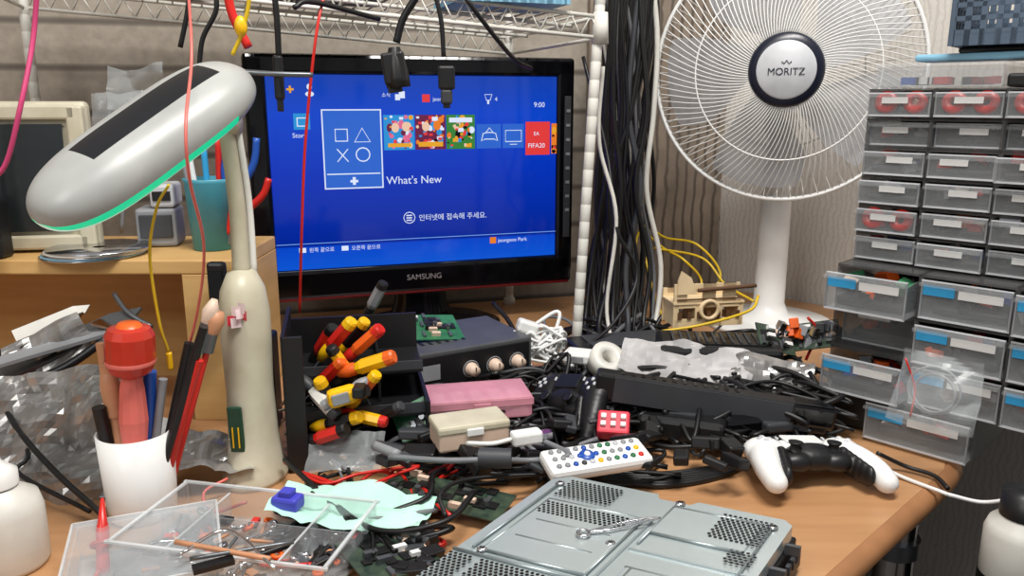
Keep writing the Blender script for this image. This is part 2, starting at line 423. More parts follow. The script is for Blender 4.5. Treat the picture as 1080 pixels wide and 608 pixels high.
def basket(b,w,d,h,mt,g=.014,bar=.006):
    t=.004
    b.box((w,d,t),(0,0,t/2),mt)
    for sy in(-1,1):
        b.box((w,t,.012),(0,sy*d/2,.006),mt);b.box((w+.01,t*2,.014),(0,sy*d/2,h),mt,bev=.002)
        m=int(w/g)
        for i in range(m+1): b.box((bar,t,h),(-w/2+i*w/m,sy*d/2,h/2),mt)
        for r in range(1,max(2,int(h/g))): b.box((w,t,bar*.85),(0,sy*d/2,r*g),mt)
    for sx in(-1,1):
        b.box((t*2,d+.01,.014),(sx*w/2,0,h),mt,bev=.002)
        m=int(d/g)
        for i in range(m+1): b.box((t,bar,h),(sx*w/2,-d/2+i*d/m,h/2),mt)
        for r in range(1,max(2,int(h/g))): b.box((t,d,bar*.85),(sx*w/2,0,r*g),mt)
ang=math.degrees(math.atan2(-ex.y,-ex.x))
basket(b,.15,.12,.06,LBLUE,.012,.009)
p=SP(.13,.05,.032);b.build('storage_basket',p,ang)
b=MB();b.box((.2,.15,.08),(0,0,.04),DG,bev=.006);b.box((.16,.004,.05),(0,-.076,.04),K,bev=.001);b.box((.205,.155,.006),(0,0,.08),K,bev=.002)
b.build('equipment_case',SP(.36,.2,.034),ang)
b=MB();b.box((.22,.2,.06),(0,0,.03),K,bev=.006);b.box((.18,.004,.04),(0,-.101,.03),DG,bev=.001)
for i in range(3): b.lathe([(.006,0),(.006,.006),(0,.007)],G,(-.06+i*.05,-.103,.03),rot=(90,0,0),seg=14)
b.build('disc_player',SP(.62,.2,.034),ang)

# ------------------------------------------------------------------ parts drawers on the right
def drawer(b,x,z,w,h,d,pull,lab,rr,load=12,reds=False):
    y=-pull;t=.0018
    b.box((w-.004,t,h-.006),(x,y,z+h/2),DRW);b.box((w-.004,.010,.004),(x,y-.005,z+h-.006),DRW,bev=.001)
    b.box((w-.004,.0022,.002),(x,y,z+.003),LG);b.box((w-.004,.0022,.0015),(x,y-.0005,z+h-.003),LG)
    for s in(-1,1): b.box((.0015,.0022,h-.006),(x+s*(w/2-.003),y,z+h/2),G)
    b.box((w-.004,d,t),(x,y+d/2,z+.004),DRW)
    for s in(-1,1): b.box((t,d,h-.01),(x+s*(w/2-.003),y+d/2,z+h/2-.002),DRW)
    if lab:
        b.box((w*.34,.0008,.011),(x-w*.28,y-.0015,z+h-.013),LABEL);b.box((w*.46,.0008,.009),(x+w*.16,y-.0015,z+h-.014),PAPER)
    else:
        b.box((w*.40,.0008,.007),(x+rr.uniform(-.1,.1)*w,y-.0015,z+h-.011),PAPER)
    base=rr.choice([K,DG,K,CASEB])
    b.box((w*.8,d*.7,h*.22),(x,y+d*.45,z+.006+h*.1),base,bev=.003,rot=(0,0,rr.uniform(-3,3)))
    for k in range(load):
        m=rr.choice([K,DG,PCB,K,RED,G,METD,BLUE,BEIGE,ORG,K,CHR,RED])
        s=rr.uniform(.007,.016)
        b.box((s*1.3,s,s*.8),(x+rr.uniform(-.36,.36)*w,y+.010+rr.uniform(0,.5)*d,z+.006+s*.5+rr.uniform(0,h*.45)),m,rot=(rr.uniform(-30,30),rr.uniform(-30,30),rr.uniform(0,180)))
    if reds:
        for k in(-1,1): b.lathe([(.004,0),(.0125,0),(.0125,.010),(.004,.010),(.004,0)],RED,(x+k*w*.22,y+.012,z+.016),rot=(75,0,0),seg=20)
def case(b,x,z,w,h,d):
    t=.0025
    b.box((w,d,t),(x,d/2+.004,z+h-t/2),CASE);b.box((w,d,t),(x,d/2+.004,z+t/2),CASE)
    for s in(-1,1): b.box((t,d,h),(x+s*(w/2-t/2),d/2+.004,z+h/2),CASE)
    b.box((w,t,h),(x,d+.004,z+h/2),CASEB)
rr=random.Random(3)
b=MB();pw=.094
pulls={(0,3):.03,(0,1):.022,(1,3):.0,(1,2):.006,(1,1):.0,(1,0):.012}
for c in range(4):
    for r in range(4):
        if r==0 and c==0: continue
        if r==0 and c>1: continue
        w=pw if r else .115
        x=pw*(c+.5) if r else .05+.06+.118*(c-1)
        case(b,x,r*.0505,w,.05,.14)
        if (c,r)==(0,2): drawer(b,x,r*.0505,w,.048,.10,-.03,False,rr,6);continue
        drawer(b,x,r*.0505,w,.048,.135,pulls.get((c,r),rr.choice([0,.004,.01])),True,rr,16)
b.box((.06,.14,.05),(.03,.08,.0255),CASEB,bev=.004)
b.build('parts_drawer_cabinet',(.385,.937,DZ+.002),-45)
b=MB();sw=.072
for r in range(6):
    for c in range(5):
        x=sw*(c+.5);zz=r*.0335
        case(b,x,zz,sw,.033,.11)
        if r==4: drawer(b,x,zz,sw,.031,.09,-.012,False,rr,5)
        else: drawer(b,x,zz,sw,.031,.105,rr.choice([0,0,.005,.016]),False,rr,8,reds=(r==5 or (r,c)==(1,0)))
b.build('parts_drawer_cabinet',(.415,.966,DZ+.2045),-45)
b=MB();b.box((.27,.2,.775),(.135,.1,.3875),SHADE,bev=.003)  # made-up black unit, added to darken the shaded corner beside the desk
for z in(.12,.30,.48,.66): b.box((.25,.004,.16),(.135,-.001,z),K,bev=.002);b.box((.06,.008,.01),(.135,-.006,z+.05),DG,bev=.002)
b.box((.28,.21,.012),(.135,.1,.780),K,bev=.002)
b.build('dark_filler_unit',(.558,.775,0),-45)
top=DZ+.2045+6*.0335
EX=Vector((.7071,-.7071,0));EY=Vector((.7071,.7071,0))
def CT(x,y,z=0): return Vector((.415,.966,top+z))+EX*x+EY*y
b=MB();T0=Matrix.Translation(CT(.07,.055))@TM(rot=(0,0,-45))
for s in(-1,1): b.box((.13,.0015,.022),(0,s*.045,.012),DRW,T=T0);b.box((.0015,.09,.022),(s*.065,0,.012),DRW,T=T0)
b.box((.13,.09,.002),(0,0,.002),DRW,T=T0);b.box((.135,.095,.004),(0,0,.025),CLEAR,T=T0,bev=.001)
for i in range(20): b.box((.018,.008,.008),(rr.uniform(-.05,.05),rr.uniform(-.035,.03),.008),rr.choice([RED,BLUE,K,WH,K]),rot=(0,0,rr.uniform(0,180)),T=T0)
b.build('clear_lidded_box')
b=MB();T0=Matrix.Translation(CT(.2,.05))@TM(rot=(0,0,-45))
b.box((.12,.09,.014),(0,0,.007),K,T=T0,bev=.003);b.box((.10,.07,.012),(.01,0,.02),LG,T=T0,bev=.002);b.box((.1,.07,.008),(0,0,.030),KG,T=T0,bev=.002,rot=(0,0,8))
b.build('hard_drive_stack')
b=MB();T0=Matrix.Translation(CT(.10,.05,.029))@TM(rot=(0,0,-45));b.box((.12,.06,.008),(0,0,.004),LBLUE,T=T0,bev=.003);b.box((.07,.05,.006),(.015,0,.011),K,T=T0,rot=(0,0,12),bev=.002);b.build('plastic_lid')
b=MB();basket(b,.22,.12,.085,BASK);p=CT(.185,.078,.044);b.build('storage_basket',p,-40)
b=MB();b.crumple(.08,.075,.014,CLEARB,T=Matrix.Translation(W(985,412,Y=.78))@TM(rot=(80,0,-45)),seed=4,curl=-.01)
b.ring(.02,.0015,G,Matrix.Translation(W(985,415,Y=.795))@TM(rot=(80,0,-45)))
b.ring(.025,.0012,G,Matrix.Translation(W(985,412,Y=.795))@TM(rot=(85,0,-40)))
b.tube([W(955,378,Y=.80),W(965,410,Y=.79),W(960,440,Y=.78)],.001,RED)
b.build('parts_bag')

# ------------------------------------------------------------------ hutch at the left and what stands on it
hx0,hx1=-.86,-.336;hy0,hy1=.95,1.13;hz=.955
b=MB()
b.box((hx1-hx0,hy1-hy0,.018),((hx0+hx1)/2,(hy0+hy1)/2,hz-.009),HWOOD,bev=.002)
for x in(hx0+.009,hx1-.009): b.box((.018,hy1-hy0,hz-.018-DZ),(x,(hy0+hy1)/2,(hz-.018+DZ)/2),HWOOD,bev=.001)
b.box((hx1-hx0-.036,.01,hz-.02-DZ),((hx0+hx1)/2,hy1-.005,(hz-.02+DZ)/2),HWOOD)
b.box((.045,.012,hz-.018-DZ),(hx1-.04,hy0+.006,(hz-.018+DZ)/2),HWOOD,bev=.001)
b.build('desk_hutch')
b=MB()
b.box((.24,.02,.185),(0,0,.0925),CREAM,bev=.006)
for z in(.172,.012): b.box((.22,.012,.018),(0,-.012,z),CREAM,bev=.003)
for s in(-1,1): b.box((.02,.012,.175),(s*.108,-.012,.0925),CREAM,bev=.003)
vs=[];fs=[]
for i in range(13):
    for j in range(11):
        x=(i/6-1);y=(j/5-1);vs.append((x*.092,-.013-.008*(1-x*x*.5-y*y*.5),.092+y*.066))
for i in range(12):
    for j in range(10): k=i*11+j;fs.append((k,k+11,k+12,k+1))
b.add(vs,fs,GLASS,smooth=True)
b.poly([(-.11,0),(.11,0),(.07,.11),(-.07,.11)],.16,CREAM,T=TM((0,.008,.01)))
b.build('crt_monitor',(-.645,1.005,hz+.001),10)
b=MB();cp=W(226,254,Y=1.03);cp.z=hz+.001
b.lathe([(0,0),(.026,0),(.031,.085),(.033,.09),(.029,.09),(.025,.005),(0,.005)],CYAN,T=Matrix.Translation(cp))
def plier(b,p0,p1,c):
    p0=Vector(p0);p1=Vector(p1);d=(p1-p0)
    sd=Vector((1,0,0))*.014
    for s in(-1,1):
        b.tube([p0,p0+d*.4+sd*s*.6,p0+d*.7+sd*s*1.3,p1+sd*s],.0055,c,r2=.0045,seg=8)
    b.box((.02,.008,.03),p0,METD,bev=.003)
plier(b,cp+Vector((.015,0,.03)),cp+Vector((.05,0,.14)),BLUE)
plier(b,cp+Vector((.02,-.01,.02)),cp+Vector((.065,-.01,.09)),RED)
for i,(dx,c) in enumerate(((-.012,PAPER),(-.002,LABEL),(.008,RED),(-.018,G))): b.tube([cp+Vector((dx,0,.01)),cp+Vector((dx*2,0,.13+.01*i))],.004,c,seg=8)
b.build('tool_cup')
b=MB()
for i in range(5): b.lathe([(.0075,0),(.06,0),(.06,.0012),(.0075,.0012)],[CHR,LBLUE,CHR,WD,CHR][i],(0.002*i,0,.002*i),seg=40)
p=W(98,262,Y=.985);b.build('optical_disc_stack',(p.x,p.y,hz+.001))
b=MB()
b.crumple(.075,.06,.022,CLEARB,T=Matrix.Translation(W(150,98,Y=1.08))@TM(rot=(75,0,5)),seed=2,curl=.01)
b.crumple(.07,.05,.02,CLEARB,T=Matrix.Translation(W(125,118,Y=1.1))@TM(rot=(60,0,15)),seed=6)
b.tube([W(120,130,Y=1.09),W(130,180,Y=1.09),W(128,246,Y=1.09)],.003,G)
b.build('plastic_bag')
b=MB();b.box((.05,.05,.05),(0,0,.025),G,bev=.004);b.box((.04,.004,.03),(0,-.026,.027),DG,bev=.001);b.box((.03,.05,.03),(.01,0,.066),LG,bev=.004);b.box((.022,.002,.012),(.01,-.026,.066),K)
p=W(170,240,Y=1.06);b.build('component_tester',(p.x,p.y,hz+.001),10)
b=MB();b.box((.022,.012,.085),(0,0,.0425),K,bev=.004);b.box((.016,.002,.06),(0,-.007,.045),KG)
p=W(234,350,Y=.93);b.build('phone_holder',(p.x,p.y,.872),0)
b=MB();b.box((.04,.03,.12),(0,0,.06),K,bev=.004);b.box((.03,.002,.02),(0,-.016,.09),G);b.build('battery_box',(-.305,.93,DZ+.001),0)
b=MB();b.box((.03,.025,.07),(0,0,.035),K,bev=.003);b.box((.012,.03,.05),(-.002,0,.04),YEL,bev=.003);b.tube([(0,0,.07),(.002,0,.1),(-.01,0,.12)],.003,K)
p=W(-4,266,Y=.965);b.build('multimeter',(p.x,p.y,hz+.001))

# ------------------------------------------------------------------ desk lamp
b=MB();bp=W(271,501,z=DZ)
pr=[(0,0),(.040,0),(.041,.006),(.034,.016),(.030,.05),(.028,.10),(.0295,.15),(.030,.18),(.026,.205),(.017,.222),(0,.228)]
b.lathe(pr,CREAM,T=Matrix.Translation(bp),seg=36,sx=.82,sy=1.1)
b.box((.015,.004,.05),(-.006,-.0335,.066),LCD,T=Matrix.Translation(bp),rot=(3,0,-2),bev=.0015)
for k in(-.009,-.003): b.box((.0012,.001,.022),(k,-.0362,.058),YEL,T=Matrix.Translation(bp))
for k in range(6): b.crumple(.010,.010,.001,STK if k%3 else PINKS,T=Matrix.Translation(bp)@TM((.006+.006*math.cos(k),-.0345,.186+.008*math.sin(k*1.3)),(86,0,k*20-50)),n=3,seed=k)
a0=bp+Vector((0,0,.215));a1=W(237,128,Y=bp.y+.02)
b.tube([a0,a0.lerp(a1,.5)+Vector((.003,0,0)),a1],.0088,CREAM,seg=12,r2=.0075)
b.tube([a0+Vector((.009,.010,0)),a0.lerp(a1,.5)+Vector((.011,.012,0)),a1+Vector((.008,.01,0))],.004,WD,seg=8)
b.lathe([(0,-.014),(.013,-.014),(.013,.014),(0,.014)],CREAM,T=Matrix.Translation(a1)@TM(rot=(0,90,0)))
hA=W(234,93,Y=.79);hB=W(70,214,Y=.655)
ax=(hB-hA);HL=ax.length/2;ax.normalize();hc=(hA+hB)/2
tc=(Vector((0,0,CAMZ))-hc).normalized()
up=(Vector((0,0,1))*.85+Vector((.33,-.60,.05))*.85+Vector((-.30,0,0)));up=(up-ax*up.dot(ax)).normalized();sd=up.cross(ax)
HM=Matrix((( *ax,0),(*sd,0),(*up,0),(0,0,0,1))).transposed();HM=Matrix.Translation(hc)@HM
NS,NC=64,60
vs=[];fs={ 'g':[], 't':[], 's':[], 'l':[]}
wd,tt,tb=.044,.030,.024
HLL=HL+.028
for i in range(NS+1):
    s=-1+2*i/NS
    k=max(0.0,1-abs(s)**3.4)**.5
    taper=1.0-.06*s
    for j in range(NC):
        a=2*math.pi*j/NC
        y=math.cos(a);z=math.sin(a)
        y=math.copysign(abs(y)**.85,y);z=math.copysign(abs(z)**.9,z)
        vs.append((math.sin(s*math.pi/2)*.25*HLL+s*.75*HLL,y*wd*k*taper,z*(tt if z>0 else tb)*k))
for i in range(NS):
    for j in range(NC):
        f=(i*NC+j,(i+1)*NC+j,(i+1)*NC+(j+1)%NC,i*NC+(j+1)%NC)
        c=sum((Vector(vs[q]) for q in f),Vector())/4
        a=(j+.5)/NC*360; s=-1+2*(i+.5)/NS
        if a<180 and abs(c.y)<.0155 and -.66<s<.46: key='t'
        elif 186<a<354 and (a<212 or a>328) and s>-.5: key='g'
        elif 212<=a<=328: key='l'
        else: key='s'
        fs[key].append(f)
TAPE=mat('black_tape',(22,24,28),.35)
for k,m in(('g',GLOW),('t',TAPE),('s',LAMPG),('l',LED)): b.add(vs,fs[k],m,HM,True)
b.tube([a1,a1+Vector((0,-.0,.012)),hA-up*.012+ax*.02],.011,CREAM,seg=12)
b.build('desk_lamp')

# ------------------------------------------------------------------ hanging cables
def cab(b,pts,r,m,seg=6):
    P=[W(x,y,Y=Y) for x,y,Y in pts]
    for p in P: p.z=max(p.z,DZ+r+.001)
    b.tube(P,r,m,seg=seg,n=8)
b=MB()
cab(b,[(40,-30,.72),(35,40,.72),(22,110,.7),(5,175,.7),(-20,195,.7)],.0022,PINKC)
cab(b,[(345,-20,.95),(333,40,.92),(322,150,.92),(318,250,.92),(316,330,.94)],.0018,RED)
cab(b,[(198,-20,.72),(202,60,.70),(196,130,.64),(200,190,.64),(215,260,.68),(208,330,.72),(190,400,.75),(185,450,.76)],.0014,SALM)
cab(b,[(178,195,.69),(165,220,.70),(158,270,.71),(168,340,.72),(178,372,.73)],.0014,YCAB)
cab(b,[(178,372,.73),(180,390,.73)],.003,YEL)
cab(b,[(288,-20,.85),(292,20,.85),(294,60,.85)],.0035,KR)
cab(b,[(262,-20,.80),(262,5,.8),(255,35,.8),(245,58,.8)],.0022,YCAB)
cab(b,[(238,-20,.84),(245,15,.84),(262,50,.84)],.005,RED)
cab(b,[(200,-20,.95),(198,10,.95),(190,50,.95)],.003,KR)
cab(b,[(225,-20,.93),(228,10,.93),(214,40,.93),(210,70,.93)],.003,KR)
cab(b,[(440,-5,.9),(425,20,.9),(418,45,.9)],.0045,KR)
cab(b,[(455,-20,1.0),(465,20,1.0),(468,60,1.0)],.003,KR)
cab(b,[(480,-20,1.05),(500,10,1.04),(540,60,1.1),(560,72,1.2)],.003,KR)
cab(b,[(310,8,.9),(330,2,.92),(400,20,1.0)],.003,KR)
cab(b,[(246,75,.84),(290,78,.84),(330,79,.85)],.0028,METD)
def plug(b,p,w,h,d,m,rot=0): b.box((w,d,h),p,m,rot=(0,rot,0),bev=.003);b.box((w*.6,d*.6,h*.3),Vector(p)-Vector((0,0,h*.6)),K,rot=(0,rot,0),bev=.001)
b.lathe([(.006,-.012),(.010,0),(.013,.02),(.013,.03),(0,.03)],K,T=TM(W(417,62,Y=.9),(0,175,0)),seg=4)
plug(b,W(416,72,Y=.9),.025,.034,.013,K,-8);plug(b,W(471,82,Y=1.0),.020,.028,.011,K,0);plug(b,W(471,102,Y=1.0),.014,.018,.009,DG,0);plug(b,W(294,82,Y=.85),.010,.045,.008,K)
b.ell((.006,.006,.010),W(254,28,Y=.8),YEL)
b.build('hanging_cables')
b=MB();rc=random.Random(5)
for i in range(54):
    x0=rc.uniform(628,694);Y=rc.uniform(1.24,1.55)
    x1=rc.uniform(614,692);m=rc.choice([KR,KR,KR,KR,KR,KR,GCAB,DG,WD,KR])
    pts=[(x0,-40,Y)]+[(x0+(x1-x0)*k/5+rc.uniform(-9,9),-40+400*k/5,Y) for k in range(1,5)]+[(x1,350,Y-.05),(x1+rc.uniform(-30,40),375,Y-.18)]
    cab(b,pts,rc.uniform(.002,.0046),m)
cab(b,[(690,-30,1.5),(676,60,1.45),(664,200,1.4),(668,300,1.35),(640,370,1.25)],.0065,KR)
cab(b,[(615,60,1.3),(640,160,1.25),(650,240,1.2),(672,290,1.2),(648,340,1.15),(610,372,1.1)],.003,KR)
cab(b,[(636,70,1.2),(632,150,1.2),(650,230,1.2),(640,330,1.2),(660,390,1.15),(700,410,1.1)],.003,WD)
b.build('cable_bundle')
b=MB()
for pts in ([(680,232,1.5),(700,250,1.45),(735,258,1.4),(760,290,1.38),(740,320,1.36)],[(675,240,1.5),(700,262,1.45),(722,275,1.4),(740,300,1.4),(715,335,1.3)],[(690,262,1.45),(740,272,1.4),(765,300,1.36),(795,318,1.3)],[(695,350,1.12),(740,343,1.12),(790,328,1.14),(800,312,1.16)],[(670,300,1.4),(672,250,1.45),(690,232,1.45)],[(680,270,1.4),(690,310,1.35),(700,338,1.3)]):
    cab(b,pts,.0022,YCAB)
b.build('yellow_cables')

# ------------------------------------------------------------------ cable tangle over the desk
def wander(b,cx,cy,rx,ry,z0,z1,r,m,n=7,rn=rc):
    a=rn.uniform(0,6.28);p=Vector((cx+rn.uniform(-rx,rx),cy+rn.uniform(-ry,ry),0));P=[]
    st=rn.uniform(.04,.07)
    for i in range(n):
        P.append((p.x,p.y,DZ+rn.uniform(z0,z1)+r))
        a+=rn.uniform(-1.1,1.1)
        q=p+Vector((math.cos(a),math.sin(a),0))*st
        if abs(q.x-cx)>rx*1.15 or abs(q.y-cy)>ry*1.15: a=math.atan2(cy-p.y,cx-p.x)+rn.uniform(-.4,.4);q=p+Vector((math.cos(a),math.sin(a),0))*st
        p=q
    b.tube(P,r,m,seg=6,n=6)
b=MB()
for i in range(80): wander(b,.13,.97,.23,.13,.0,.042,rc.uniform(.002,.0036),rc.choice([KR,KR,KR,KR,KR,KR,DG]),n=8)
for i in range(26): wander(b,.0,.86,.15,.06,.0,.026,rc.uniform(.002,.0035),rc.choice([KR,KR,KR,KR,GCAB,DG]),n=7)
for i in range(16): wander(b,.05,.80,.14,.03,.0,.012,rc.uniform(.002,.003),rc.choice([KR,KR,KR,DG]),n=6)
for i in range(26): wander(b,.27,.98,.12,.09,.02,.055,rc.uniform(.0022,.004),KR,n=7)
for i in range(10): wander(b,.33,.90,.06,.05,.0,.03,rc.uniform(.0022,.004),KR,n=6)
for i in range(24): wander(b,-.14,.70,.08,.10,.0,.02,rc.uniform(.0014,.003),rc.choice([KR,KR,RED,GCAB,KR]),n=6)
for i in range(14): wander(b,.17,1.22,.2,.08,.0,.05,rc.uniform(.002,.004),rc.choice([KR,KR,GCAB]),n=7)
for k in range(6):
    b.tube([W(560,478+k*3,z=DZ+.01),W(640,497+k*2,z=DZ+.006),W(700,500+k*2.5,z=DZ+.004),W(760,492+k*2,z=DZ+.004),W(800,482,z=DZ+.006)],.003,KR,n=8)
b.tube([W(575,395,Y=1.0),W(600,375,Y=1.0),W(590,440,Y=.95),W(610,470,Y=.9)],.003,KR,n=8)
b.tube([W(880,462,Y=.9),W(850,440,Y=.95),W(880,400,Y=1.0),W(800,380,Y=1.05),W(700,395,Y=1.05)],.004,KR,n=8)
b.tube([W(520,320,Y=1.2),W(540,345,Y=1.15),W(560,400,Y=1.05),W(600,450,Y=.95)],.0035,KR,n=8)
b.tube([W(300,485,z=.775),W(350,530,z=.77),W(400,560,z=.775),W(470,550,z=.785),W(500,520,z=.78)],.0028,KR,n=8)
b.tube([W(470,545,z=.78),W(465,520,z=.79),W(500,505,z=.785),W(590,500,z=.775)],.0022,KR,n=8)
b.build('cable_tangle')
b=MB()
for i in range(16):
    c=W(566,362,Y=1.10);P=[c+Vector((rc.uniform(-.035,.045),rc.uniform(-.02,.02),rc.uniform(-.03,.024))) for _ in range(6)];b.tube(P,.0022,WH,n=6)
b.tube([W(560,345,Y=1.12),W(590,330,Y=1.12),W(580,380,Y=1.1),W(620,385,Y=1.1),W(660,380,Y=1.08)],.003,WH,n=8)
b.box((.03,.02,.018),W(556,345,Y=1.10),WH,rot=(0,20,10),bev=.004)
b.build('white_cable_coil')
b=MB();P=[W(410,482,z=.80),W(470,486,z=.80),W(520,485,z=.80),W(560,486,z=.79),W(600,480,z=.80),W(560,460,z=.80)]
b.tube(P,.0032,GCAB,n=8);b.cyl(.010,.032,DG,T=TD(W(505,483,z=.80),W(535,484,z=.80)));b.tube([W(395,470,z=.80),W(420,480,z=.80)],.005,G,seg=10)
b.tube([W(300,488,z=.77),W(340,510,z=.77),W(380,500,z=.775),W(440,492,z=.78),W(420,500,z=.78),W(385,515,z=.78)],.0018,RED,n=8)
b.build('ferrite_cable')

# ------------------------------------------------------------------ black tool organiser with screwdrivers
def driver(b,p0,p1,c,c2,s=1.0,shaft=CHR):
    """handle end at p0, tip at p1"""
    T=TD(p0,p1);L=(Vector(p1)-Vector(p0)).length;h=.078*s
    b.lathe([(0,0),(.0075*s,0),(.0092*s,.003*s),(.0095*s,.012*s)],c2,T=T,seg=12,smooth=False)
    b.lathe([(.0095*s,.012*s),(.0098*s,.045*s),(.0075*s,.052*s)],c,T=T,seg=6,smooth=False)
    b.lathe([(.0075*s,.052*s),(.0088*s,.058*s),(.0085*s,.066*s),(.005*s,h),(0,h)],c2,T=T,seg=12)
    b.cyl(.0022*s,max(.01,L-h),shaft,T=T@TM((0,0,h)),seg=8)
b=MB();ox,oy=-.238,.80
w,d,h=.15,.13,.15
b.box((.004,d,h),(0,d/2,h/2),K);b.box((.020,.004,h),(.010,0,h/2),K,bev=.001);b.box((.004,d,h*.45),(w,d/2,h*.225),K);b.box((w,.004,h*.9),(w/2,d,h*.45),K)
for z,yy in((.012,0),(.05,.02),(.088,.055)):
    b.box((w,d-yy,.003),(w/2,yy+(d-yy)/2,z),K,rot=(4,0,0));b.box((w,.003,.012),(w/2,yy+.002,z+.003),DG)
for x in(.05,.10): b.box((.003,d-.05,.10),(x,d/2+.03,.055),K)
b.build('tool_organizer',(ox,oy,DZ+.003),12)
b=MB()
drv=[((372,338),(330,388),RED,YEL,.85,.885),((402,346),(350,392),ORG,RED,.85,.885),((416,376),(352,396),YEL,ORG,.9,.85),((352,345),(336,372),RED,K,.85,.90),((386,338),(352,380),K,YEL,.8,.91),
 ((362,380),(326,416),RED,ORG,.8,.86),((388,412),(336,424),YEL,K,.85,.83),((356,440),(330,412),WD,DG,.8,.82),((380,440),(336,450),K,YEL,.8,.82),((398,394),(360,440),ORG,YEL,.75,.84),((336,400),(354,436),K,YEL,.8,.83),((366,452),(330,464),RED,K,.8,.81),((408,446),(356,434),YEL,RED,.7,.83),((392,382),(344,406),K,DG,.8,.865),((405,298),(378,350),G,K,.75,.98),((424,428),(388,447),K,DG,.7,.84),((348,366),(372,400),YEL,K,.75,.86),((340,430),(370,412),K,G,.75,.82)]
for (x0,y0),(x1,y1),c1,c2,s_,Y in drv:
    driver(b,W(x0,y0,Y=Y-.012),W(x0+(x1-x0)*1.8,y0+(y1-y0)*1.8,Y=Y+.012),c1,c2,s_)
b.build('screwdriver_set')
b=MB();p=W(361,418,Y=.805);b.box((.032,.018,.020),p,YEL,bev=.006,rot=(0,-10,20));b.box((.018,.004,.012),p+Vector((0,-.009,0)),G,bev=.001,rot=(0,-10,20));b.box((.012,.02,.012),p+Vector((.018,0,.006)),K,bev=.002);b.build('tape_measure')

# ------------------------------------------------------------------ amplifier with knobs
b=MB();w,d,h=.23,.13,.075
b.box((w,d,h),(0,0,h/2),ALU,bev=.002);b.box((w-.01,.003,h-.01),(0,-d/2-.001,h/2),K,bev=.001)
for i,x in enumerate((.02,.055,.09)):
    T=TM((x,-d/2-.002,h*.6),(90,0,0));b.lathe([(.009,0),(.009,.004),(.0075,.005),(.007,.014),(0,.015)],BEIGE,T=T,seg=20);b.box((.001,.006,.002),(0,.003,.015),K,T=T);b.ring(.011,.001,G,T)
for i in range(6): b.box((.008,.003,.006),(-.09+i*.016,-d/2-.003,h*.3),G)
for i in range(10): b.box((.004,d*.5,.001),(-.08+i*.012,0,h+.0005),K)
b.box((.07,.001,.02),(-.06,-d/2-.003,h*.65),G)
b.build('signal_amplifier',(-.105,1.06,DZ+.002),30)
def pcb(b,T,w,d,m=PCB,seed=0,n=14):
    r=random.Random(seed);b.box((w,d,.0016),(0,0,0),m,T=T)
    for i in range(n):
        k=r.random();x=r.uniform(-.42,.42)*w;y=r.uniform(-.42,.42)*d
        if k<.4: s=r.uniform(.006,.014);b.box((s,s,.0022),(x,y,.0015),K,T=T)
        elif k<.6: b.cyl(.0032,.007,r.choice([DG,METD,K]),(x,y,.0008),T=T,seg=10)
        elif k<.8: b.box((.012,.005,.006),(x,y,.003),r.choice([WH,METD,BEIGE]),T=T)
        else: b.box((.004,.012,.004),(x,y,.002),METD,T=T)
b=MB();pcb(b,Matrix.Translation(Vector((-.135,1.06,DZ+.09)))@TM(rot=(14,5,20)),.13,.07,seed=1,n=30);b.build('circuit_board')
b=MB();pcb(b,Matrix.Translation(W(440,452,Y=.85))@TM(rot=(55,-25,10)),.042,.06,seed=2,n=16);b.build('circuit_board')
b=MB();pcb(b,Matrix.Translation(W(470,522,z=.765))@TM(rot=(3,2,-22)),.13,.05,PCBD,seed=3,n=30);b.build('circuit_board')
b=MB();pcb(b,Matrix.Translation(W(410,585,z=.765))@TM(rot=(2,5,35)),.07,.07,PCBD,seed=4,n=26);b.build('circuit_board')
b=MB();pcb(b,Matrix.Translation(W(850,355,Y=1.06))@TM(rot=(30,-12,-15)),.09,.05,PCBD,seed=5,n=30)
pcb(b,Matrix.Translation(W(818,358,Y=1.04))@TM(rot=(50,15,20)),.06,.04,PCBD,seed=6,n=18)
for i in range(18): b.box((.010,.012,.014),W(815+i*4.5,352+rc.uniform(-12,14),Y=1.05),rc.choice([BEIGE,METD,G,ORG,K,CHR,K]),rot=(rc.uniform(-20,20),20,rc.uniform(0,90)),bev=.001)
b.tube([W(850,380,Y=1.05),W(862,350,Y=1.05),W(852,335,Y=1.05)],.002,RED);b.build('power_supply_board')

# ------------------------------------------------------------------ pink box, beige box etc
b=MB();b.box((.076,.042,.022),(0,0,.011),BEIGE,bev=.003);b.box((.078,.044,.010),(0,0,.023),CREAM,bev=.003);b.box((.018,.003,.008),(0,-.023,.02),WH,bev=.001)
b.build('parts_case',(W(495,466,z=.79)),20)
def hollow(b,w,d,h,mt,t=.002):
    b.box((w,d,t),(0,0,t/2),mt)
    for s in(-1,1): b.box((w,t,h),(0,s*(d/2-t/2),h/2),mt);b.box((t,d-2*t,h),(s*(w/2-t/2),0,h/2),mt)
b=MB();hollow(b,.118,.062,.022,PINK);b.box((.12,.064,.003),(0,0,.0235),PINK,bev=.001);b.box((.122,.002,.008),(0,-.032,.019),PINK,bev=.0005);b.box((.02,.003,.009),(0,-.034,.016),PINK,bev=.001)
b.box((.112,.056,.004),(0,0,.004),WH)
for k in range(5): b.box((.016,.046,.012),(-.046+k*.023,0,.011),WD,bev=.002)
p=W(504,436,Y=.905);p.z+=.004;b.build('pink_plastic_case',p,12)
b=MB();b.box((.036,.03,.018),(0,0,0),PINKS,bev=.003)
for i in range(3):
    for j in range(2): b.box((.006,.006,.006),(-.011+i*.011,-.005+j*.010,.010),WH,bev=.001)
o=b.build('button_module',W(647,449,Y=.85),-10);o.rotation_euler[0]=rad(35)
b=MB();b.box((.122,.042,.014),(0,0,.007),WH,bev=.005)
rx=random.Random(8)
